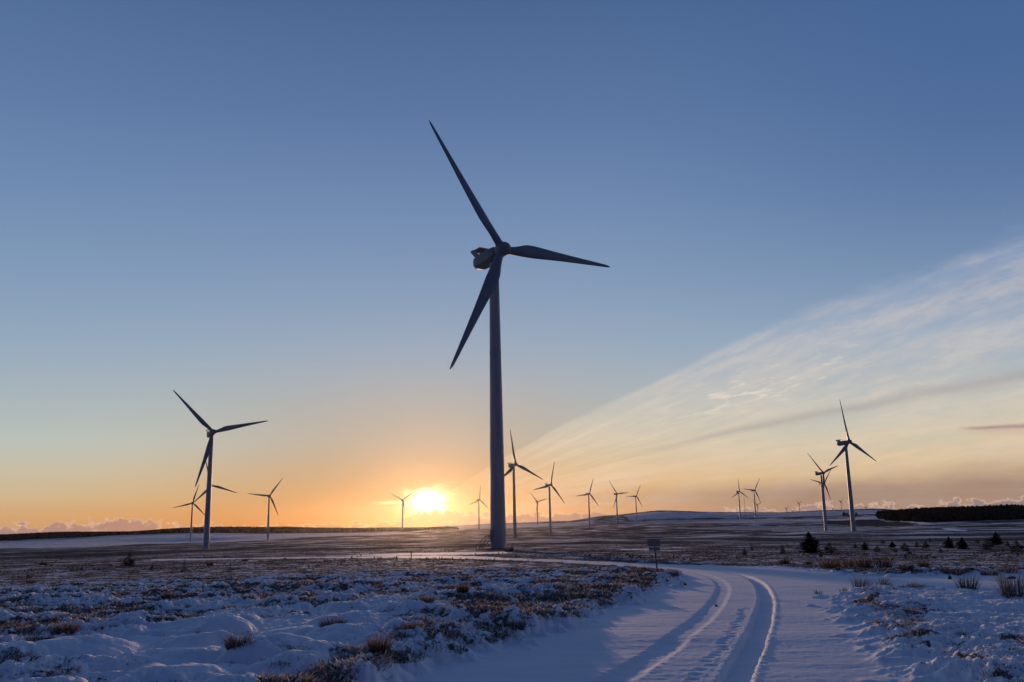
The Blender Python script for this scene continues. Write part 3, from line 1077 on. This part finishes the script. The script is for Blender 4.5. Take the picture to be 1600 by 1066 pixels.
def moor_grass():
    NC = 45000
    u = rng.uniform(0, 1, NC)
    d = 60 * (900 / 60.) ** u
    az = np.radians(rng.uniform(-32, 32, NC))
    x = d * np.sin(az); y = d * np.cos(az)
    h, s, r = hummock_fields(x, y)
    keep = (r < .2) & (s < .32 + rng.uniform(-.25, .15, NC) + .3 * fbm(x * .05, y * .05, 610, 3)) & (d > 60 + rng.exponential(12, NC))
    x, y, d, h = x[keep], y[keep], d[keep], h[keep]
    z = Hbase(x, y) + h
    n = len(x); per = 7
    big = np.where(rng.uniform(0, 1, n) < .05, 2.6, 1.0)
    cx = np.repeat(x, per); cy = np.repeat(y, per); cz = np.repeat(z, per); cd = np.repeat(d, per); bg = np.repeat(big, per)
    N = n * per
    tone = np.repeat(rng.integers(0, 5, n), per)
    a = rng.uniform(0, 2 * PI, N); rr = np.sqrt(rng.uniform(0, 1, N)) * (.25 + .0006 * cd) * bg
    P = np.stack([cx + rr * np.cos(a), cy + rr * np.sin(a), cz - .05], 1)
    Hh = rng.uniform(.06, .18, N) * bg
    W = rng.uniform(.06, .16, N) * (1 + cd * .004)
    t0 = (HCOL[tone] * .45 + .006) * rng.uniform(.5, 1.2, N)[:, None]
    t1 = np.where((rng.uniform(0, 1, N) < .3)[:, None], SNOWC * .5, t0 * 1.5)
    V, Fc, C = blades_np(P, Hh, W, rng.uniform(.3, 1.3, N), a, rgba(t0), rgba(t1))
    o = mesh_np('moor_grass', V, Fc, M_veg, False, {'tint': C})
    tag(o, 'dark tufted grass dotting the flat moor beyond the track', 'grass', kind='stuff')


heather(); moor_grass()


def tuft_mesh(name, n, height, spread, wide, tones, lean=(.05, .7), wind=.0, frost=.15):
    a = rng.uniform(0, 2 * PI, n); rr = np.sqrt(rng.uniform(0, 1, n)) * spread
    P = np.stack([rr * np.cos(a), rr * np.sin(a), np.full(n, -.04)], 1)
    Hh = rng.uniform(.55, 1, n) * height
    ln = rng.uniform(lean[0], lean[1], n) * (.4 + .6 * rr / spread)
    az = a + rng.normal(0, .5, n)
    vx = np.cos(az) * np.sin(ln) + wind; vy = np.sin(az) * np.sin(ln)
    az = np.arctan2(vy, vx); ln = np.clip(np.hypot(vx, vy), 0, 1.3)
    t = np.array(tones)[rng.integers(0, len(tones), n)] * rng.uniform(.7, 1.2, n)[:, None]
    t1 = t * 1.4
    sn = rng.uniform(0, 1, n) < frost
    t1 = np.where(sn[:, None], SNOWC * .8, t1)
    return blades_np(P, Hh, np.full(n, wide), ln, az, rgba(t), rgba(t1), .8)


def place_tuft(px, py, w_px, h_px, label, group, name='rush_tuft', n=170, tones=None, frost=.15, wind=.0, cat='grass tuft'):
    q = hit(px, py, .05)
    x, y = q
    d = math.hypot(x, y)
    H_ = h_px * d / F * 1.15; S_ = w_px * d / F * .5
    V, Fc, C = tuft_mesh(name, n, H_, S_ * .55, max(.006, d * .00035), tones or [(.05, .04, .025), (.09, .07, .04), (.03, .025, .018)], (.05, .75 if S_ < H_ else 1.0), wind, frost)
    V[:, 0] *= 1.0
    z = float(Hfull(x, y)[0])
    o = mesh_np(name, V, Fc, M_veg, False, {'tint': C})
    o.location = (x, y, z)
    tag(o, label, cat, group)
    return o


RG = 'rush tufts growing beside the snowy side track'
place_tuft(1346, 920, 34, 26, 'dark rush tuft at the side track corner, left of two', RG, wind=.15)
place_tuft(1379, 920, 30, 24, 'sparse rush tuft right beside the dark one at the corner of the side track', RG, n=90, wind=.15)
place_tuft(1512, 922, 40, 26, 'round rush tuft alone on the near edge of the side track', RG, wind=.1)
place_tuft(1588, 937, 64, 44, 'biggest rush tuft, cut by the right edge of the photo', RG, n=260, wind=.05)
place_tuft(1427, 924, 26, 9, 'low dark heather tuft on the snow between the rush tufts', RG, n=90)
place_tuft(1278, 925, 16, 11, 'pale frosted grass tuft on the right verge of the rutted track', RG, n=60, frost=.7)
place_tuft(1318, 922, 16, 12, 'thin pale grass tuft left of the dark rush tufts', RG, n=50, frost=.6)
place_tuft(1362, 934, 40, 9, 'dark heather patch poking through snow below the rush tufts', RG, n=120)
BG = 'brown grass clumps along the far verge of the side track'
br = [(.09, .048, .026), (.13, .075, .04), (.055, .03, .018)]
for px, py, w, h, lab in [
        (1296, 890, 44, 20, 'long brown grass clump at the left end of the verge row, paler'),
        (1322, 889, 46, 22, 'dark brown grass clump, second from the left in the verge row'),
        (1352, 891, 46, 21, 'brown grass clump in the middle of the verge row'),
        (1384, 892, 36, 23, 'tall dark brown grass clump at the right end of the verge row'),
        (1417, 896, 34, 14, 'pale loose grass clump right of the verge row'),
        (1443, 893, 26, 12, 'small brown clump between the verge row and the dark round one'),
        (1490, 897, 50, 17, 'dark round grass clump alone on the far verge'),
        (1546, 897, 36, 13, 'reddish grass clump right of the dark round one'),
        (1575, 895, 44, 14, 'brown grass clump nearest the right edge on the far verge'),
        (1225, 882, 24, 11, 'small dark heather clump at the left start of the far verge'),
        (1263, 884, 14, 9, 'tiny brown clump left of the verge row')]:
    place_tuft(px, py, w, h, lab, BG, 'grass_clump', 200, br, .12, .1, 'grass clump')
LG = 'heather and grass clumps along the left of the track'
for px, py, w, h, lab in [
        (1010, 899, 24, 11, 'brown grass clump left of the sign post at the bend'),
        (1042, 898, 22, 11, 'brown grass clump right of the sign post at the bend'),
        (980, 892, 20, 7, 'low reddish clump on the inside of the bend'),
        (48, 913, 26, 7, 'dark domed heather clump at the far left of the moor'),
        (141, 922, 24, 8, 'dark domed heather clump right of the far left one'),
        (328, 884, 12, 9, 'reddish small bush left of the large left turbine base'),
        (383, 877, 14, 6, 'low reddish bush beyond the near snow, right of the large left turbine'),
        (68, 882, 18, 6, 'low brown bush on the far left of the moor'),
        (795, 862, 22, 12, 'yellowish grass clump right of the central tower base'),
        (100, 1001, 60, 18, 'wide dark heather clump in the left foreground'),
        (265, 944, 34, 12, 'flat dark heather clump above the deep snow pillows'),
        (385, 952, 34, 12, 'dark heather clump on the deep snow pillows'),
        (372, 1040, 60, 24, 'large dark heather clump in the bottom left foreground'),
        (520, 1000, 60, 20, 'reddish heather clump at the foot of the smooth snow pillows'),
        (592, 1040, 50, 30, 'rust coloured heather clump near the bottom edge by the track'),
        (723, 946, 30, 14, 'golden grass clump on the moor left of the track'),
        (668, 968, 30, 16, 'golden brown heather clump beside a snow dome'),
        (806, 990, 44, 18, 'brown heather clump on the left verge of the track'),
        (645, 1010, 40, 20, 'upright rusty heather clump left of the track')]:
    gold = [(.24, .14, .05), (.16, .08, .03), (.09, .045, .02)]
    place_tuft(px, py, w, h, lab, LG, 'heather_clump', 420 if w > 28 else 170, gold if ('gold' in lab or 'rust' in lab or 'yellow' in lab) else br, .25, 0, 'heather clump')


# ------------------------------------------------------------------ spruces
def spruce(hgt, wid, n=1500, frost=.12, sparse=1.0):
    """crown of many drooping needle fronds"""
    n = int(n * sparse)
    t = rng.uniform(.04, 1, n) ** .9
    whorl = np.round(t * 11) / 11 + rng.normal(0, .018, n)
    t = np.where(rng.uniform(0, 1, n) < .7, whorl, t); t = np.clip(t, .03, .99)
    R = wid * .5 * np.minimum((1 - t) ** .8, .55 + 1.6 * t) * (1 + .35 * np.sin(t * 55 + 1.3)) * rng.uniform(.5, 1.3, n)
    a = rng.uniform(0, 2 * PI, n)
    lop = 1 + .28 * np.sin(a * 3 + t * 9 + wid * 30) + .15 * np.sin(a * 7 - t * 23)
    R = R * lop
    r0 = R * rng.uniform(.0, .75, n)
    z0 = t * hgt
    l = np.maximum(R - r0, .05 * wid)
    P0 = np.stack([r0 * np.cos(a), r0 * np.sin(a), z0 - r0 * .1], 1)
    tip = np.stack([(r0 + l) * np.cos(a), (r0 + l) * np.sin(a), z0 - (r0 + l) * .10 + l * .22], 1)
    w = .035 * wid + .12 * l
    sd = np.stack([-np.sin(a) * w, np.cos(a) * w, rng.uniform(-.5, .5, n) * w], 1)
    mid = P0 * .45 + tip * .55
    V = np.stack([P0, mid + sd, tip, mid - sd], 1)
    c = np.array([(.026, .038, .024), (.042, .056, .034), (.018, .026, .018)])[rng.integers(0, 3, n)]
    C = np.repeat(rgba(c)[:, None], 4, 1)
    sn = rng.uniform(0, 1, n) < frost
    C[sn, 1:3, :3] = SNOWC * .45
    i = np.arange(n)[:, None] * 4
    Fc = np.concatenate([i + np.array([[0, 1, 2]]), i + np.array([[0, 2, 3]])], 0)
    return V.reshape(-1, 3), Fc, C.reshape(-1, 4)


def tree_mesh(nm, **k):
    V, Fc, C = spruce(**k)
    o = mesh_np(nm, V, Fc, M_veg, False, {'tint': C})
    me = o.data; bpy.data.objects.remove(o)
    return me


SPR = [tree_mesh('crown', hgt=1.0, wid=.95, n=1700), tree_mesh('crown', hgt=1.0, wid=.8, n=700, frost=.3), tree_mesh('crown', hgt=.95, wid=1.15, n=620, sparse=.8, frost=.3)]
TRK = MB().tube((0, 0, -.1), (0, 0, .96), .022, .004, 8).mesh('trunk', M_trunk)
BIRCH = tree_mesh('crown', hgt=1.0, wid=.55, n=260, frost=.1)


def place_tree(px, py, hp, label, group, var=0, name='spruce_sapling', cat='spruce'):
    x, y = hit(px, py)
    d = math.hypot(x, y)
    s = hp * d / F
    z = float(Hfull(x, y)[0])
    r = empty(name, (x, y, z), random.uniform(0, 6))
    r.scale = (s, s, s)
    link('trunk', TRK, r); link('crown', BIRCH if var == 3 else SPR[var], r)
    tag(r, label, cat, group)


G = 'young spruces scattered over the snowy moor'
for px, py, hp, v, lab in [
        (1266, 866, 31, 0, 'largest dark spruce, standing above the verge of brown grass'),
        (1297, 866, 16, 2, 'short bushy spruce right beside the largest one'),
        (1164, 869, 12, 1, 'narrow little spruce, leftmost on the right-hand moor'),
        (1175, 862, 8, 1, 'tiny spruce just behind the leftmost narrow one'),
        (1223, 866, 12, 1, 'small spruce left of the largest one'),
        (1246, 862, 9, 3, 'thin faint spruce between the small one and the largest one'),
        (1337, 858, 8, 2, 'tiny round spruce, first right of the short bushy one'),
        (1352, 861, 12, 0, 'small dark spruce under the large right turbine'),
        (1371, 864, 10, 2, 'low spruce right of the small dark one under the turbine'),
        (1395, 857, 10, 0, 'little spruce set back behind a lower pair'),
        (1399, 864, 7, 2, 'tiny spruce in front of the little set back one'),
        (1415, 863, 13, 2, 'broad small spruce left of the middle group'),
        (1433, 857, 10, 1, 'narrow spruce in the middle of the right-hand moor'),
        (1447, 858, 11, 2, 'bushy spruce right beside the narrow middle one'),
        (1421, 868, 7, 2, 'tiny spruce at the foot of the broad small one'),
        (1484, 858, 16, 0, 'dark spruce, left one of a similar pair below the wood'),
        (1505, 860, 17, 0, 'dark spruce, right one of a similar pair below the wood'),
        (1544, 861, 16, 2, 'wide dark spruce right of the pair'),
        (1558, 853, 18, 0, 'tall spruce set back behind the wide dark one'),
        (1590, 865, 17, 2, 'wide spruce nearest the right edge of the photo'),
        (1575, 855, 9, 1, 'tiny spruce between the tall and the rightmost one'),
        (1470, 864, 7, 1, 'tiny spruce left of the similar pair'),
        (1528, 850, 8, 1, 'tiny spruce far back between the pair and the tall one'),
        (1380, 850, 6, 2, 'tiny far spruce right of the large turbine base'),
        (1453, 847, 6, 1, 'tiny far spruce below the left end of the wood'),
        (201, 887, 20, 2, 'dark bushy spruce on the left of the moor'),
        (288, 897, 19, 3, 'thin bare sapling right of the bushy left spruce'),
        (359, 899, 17, 3, 'sparse brown sapling below the large left turbine')]:
    place_tree(px, py, hp, lab, G, v)
place_tree(1319, 806, 6, 'left tree clump on the snow field behind the large right tower', 'two trees on the far snow field', 0, 'conifer', 'tree')
place_tree(1324, 806, 5, 'small tree touching the large right tower on its left, far field', 'two trees on the far snow field', 2, 'conifer', 'tree')
place_tree(1338, 806, 5, 'tree just right of the large right tower on the far snow field', 'two trees on the far snow field', 0, 'conifer', 'tree')


# ------------------------------------------------------------------ woods
def wood(name, label, poly, spacing, hmin, hmax, tint):
    P = np.array(poly)
    x0, y0 = P.min(0); x1, y1 = P.max(0)
    gx_, gy_ = np.meshgrid(np.arange(x0, x1, spacing), np.arange(y0, y1, spacing))
    x = gx_.ravel() + rng.uniform(-.5, .5, gx_.size) * spacing; y = gy_.ravel() + rng.uniform(-.5, .5, gx_.size) * spacing
    k = inside(x, y, P); x = x[k]; y = y[k]
    z = Hbase(x, y)
    n = len(x)
    h = rng.uniform(hmin, hmax, n) * (1 + .12 * fbm(x * .01, y * .01, 77, 2)); w = rng.uniform(.5, .75, n) * spacing * 1.15
    S = 7; rings = []
    lev = [(0.0, .75), (.22, 1.0), (.45, .72), (.7, .42), (1.0, .02)]
    V = np.zeros((n, len(lev), S, 3))
    for i, (t, r) in enumerate(lev):
        for j in range(S):
            a = 2 * PI * j / S + .4 * i
            rr = w * r * (1 + .3 * (rng.uniform(0, 1, n) - .5))
            V[:, i, j, 0] = x + rr * np.cos(a); V[:, i, j, 1] = y + rr * np.sin(a)
            V[:, i, j, 2] = z - .5 + t * h + (.06 * h * rng.uniform(-1, 1, n) if 0 < t < 1 else 0)
    nb = len(lev) * S
    base = np.arange(n)[:, None] * nb
    Fl = []
    for i in range(len(lev) - 1):
        for j in range(S):
            Fl.append([i * S + j, i * S + (j + 1) % S, (i + 1) * S + (j + 1) % S, (i + 1) * S + j])
    Fl = np.array(Fl)
    Fc = (base[:, :, None] + Fl[None]).reshape(-1, 4)
    c = np.array(tint) * rng.uniform(.4, 1.9, n)[:, None]
    C = np.repeat(rgba(c), nb, 0)
    o = mesh_np(name, V.reshape(-1, 3), Fc, M_wood, False, {'tint': C})
    tag(o, label, 'wood', kind='stuff')
    print(name, n)


def pol(px, d):
    r = ray(px, 812)
    return (r[0] * d, r[1] * d)


wood('conifer_wood', 'dark conifer plantation covering the slope on the right horizon',
     [pol(1376, 1560), pol(1400, 1420), pol(1425, 1290), pol(1450, 1190), pol(1500, 1180), pol(1600, 1160), pol(1760, 1160), pol(1760, 1760), pol(1372, 1760)],
     7.0, 7.0, 10.5, (.012, .013, .015))
wood('conifer_wood', 'long dark band of woodland along the left horizon',
     [pol(-150, 2130), pol(0, 2130), pol(150, 2150), pol(300, 2160), pol(560, 2160), pol(700, 2250), pol(716, 2420), pol(700, 2500), pol(560, 2560), pol(-150, 2560)],
     8.0, 8.0, 9.2, (.034, .024, .026))

# ------------------------------------------------------------------ small things
def at(px, py):
    x, y = hit(px, py, .05); return x, y, float(Hfull(x, y)[0])


x, y, z = at(1029, 904)
d = math.hypot(x, y)
u = d / F
sg = empty('track_sign', (x, y, z), -math.atan2(x, y))
tag(sg, 'small blank grey sign board on a thin dark post at the bend of the track', 'sign')
MB().tube((0, 0, -.3), (-.10, 0, 52 * u), .028, .026, 8).build('post', M_darkm, sg)
m = MB(); m.box(-.12 - 9 * u, -.10 + 9 * u, -.045, -.03, 42.5 * u, 52.5 * u)
bd = m.build('board', M_sign, sg)
m = MB(); m.box(-.10 - 8 * u, -.10 + 8 * u, -.047, -.032, 36.5 * u, 41.5 * u)
m.build('lower_plate', M_sign, sg)
x, y, z = at(642.5, 874)
u = math.hypot(x, y) / F
o = MB().tube((0, 0, -.3), (0, 0, 12.5 * u), .05, .045, 8)
for q in (.62, .8): o.tube((0, 0, 12.5 * u * q), (0, 0, 12.5 * u * q + .08), .055, .055, 8)
mk = o.build('marker_post', M_darkm); mk.location = (x, y, z)
tag(mk, 'thin dark marker post beside the far snowy track under the sun', 'post')


def stone(px, py, w_px, h_px, label, flat=False):
    x, y, z = at(px, py)
    s = math.hypot(x, y) / F
    bm = bmesh.new(); bmesh.ops.create_icosphere(bm, subdivisions=2, radius=.5)
    for v in bm.verts:
        k = 1 + random.uniform(-.16, .16)
        v.co = Vector((v.co.x * w_px * s * k, v.co.y * max(w_px * s * .7, .05) * k, v.co.z * h_px * s * 1.6 * k))
    me = bpy.data.meshes.new('stone'); bm.to_mesh(me); bm.free(); me.materials.append(M_stone)
    o = bpy.data.objects.new('stone', me); COL.objects.link(o); o.location = (x, y, z + h_px * s * .25)
    tag(o, label, 'stone', 'dark stones lying on the snow')


stone(1119, 942, 4, 3, 'small dark stone lying in the left wheel rut')
stone(1068, 912, 9, 4, 'snow dusted lump on the inside of the bend by the sign')
stone(1484, 903, 5, 5, 'dark stone on the far edge of the side track')
stone(1580, 902, 13, 3, 'flat dark stone on the side track near the right edge')
stone(1283, 870, 5, 4, 'dark stone on the moor right below the largest spruce')

# ------------------------------------------------------------------ haze
def haze():
    m = bpy.data.materials.new('haze_air'); m.use_nodes = True
    nt = m.node_tree
    for n in list(nt.nodes): nt.nodes.remove(n)
    out = nt.nodes.new('ShaderNodeOutputMaterial'); pv = nt.nodes.new('ShaderNodeVolumePrincipled')
    pv.inputs['Color'].default_value = (.93, .84, .74, 1)
    pv.inputs['Density'].default_value = HAZE_D
    pv.inputs['Anisotropy'].default_value = HAZE_G
    nt.links.new(pv.outputs[0], out.inputs['Volume'])
    b = MB(); b.box(-6600, 6600, -6600, 6600, -60, 112)
    o = b.build('haze', m, smooth=False)
    tag(o, 'thin winter haze lying over the moor', 'haze', kind='stuff')


HAZE_D, HAZE_G = 5.5e-6, .90
haze()
scene.cycles.volume_max_steps = 64
scene.cycles.use_denoising = True
scene.cycles.max_bounces = 6
scene.cycles.volume_bounces = 0
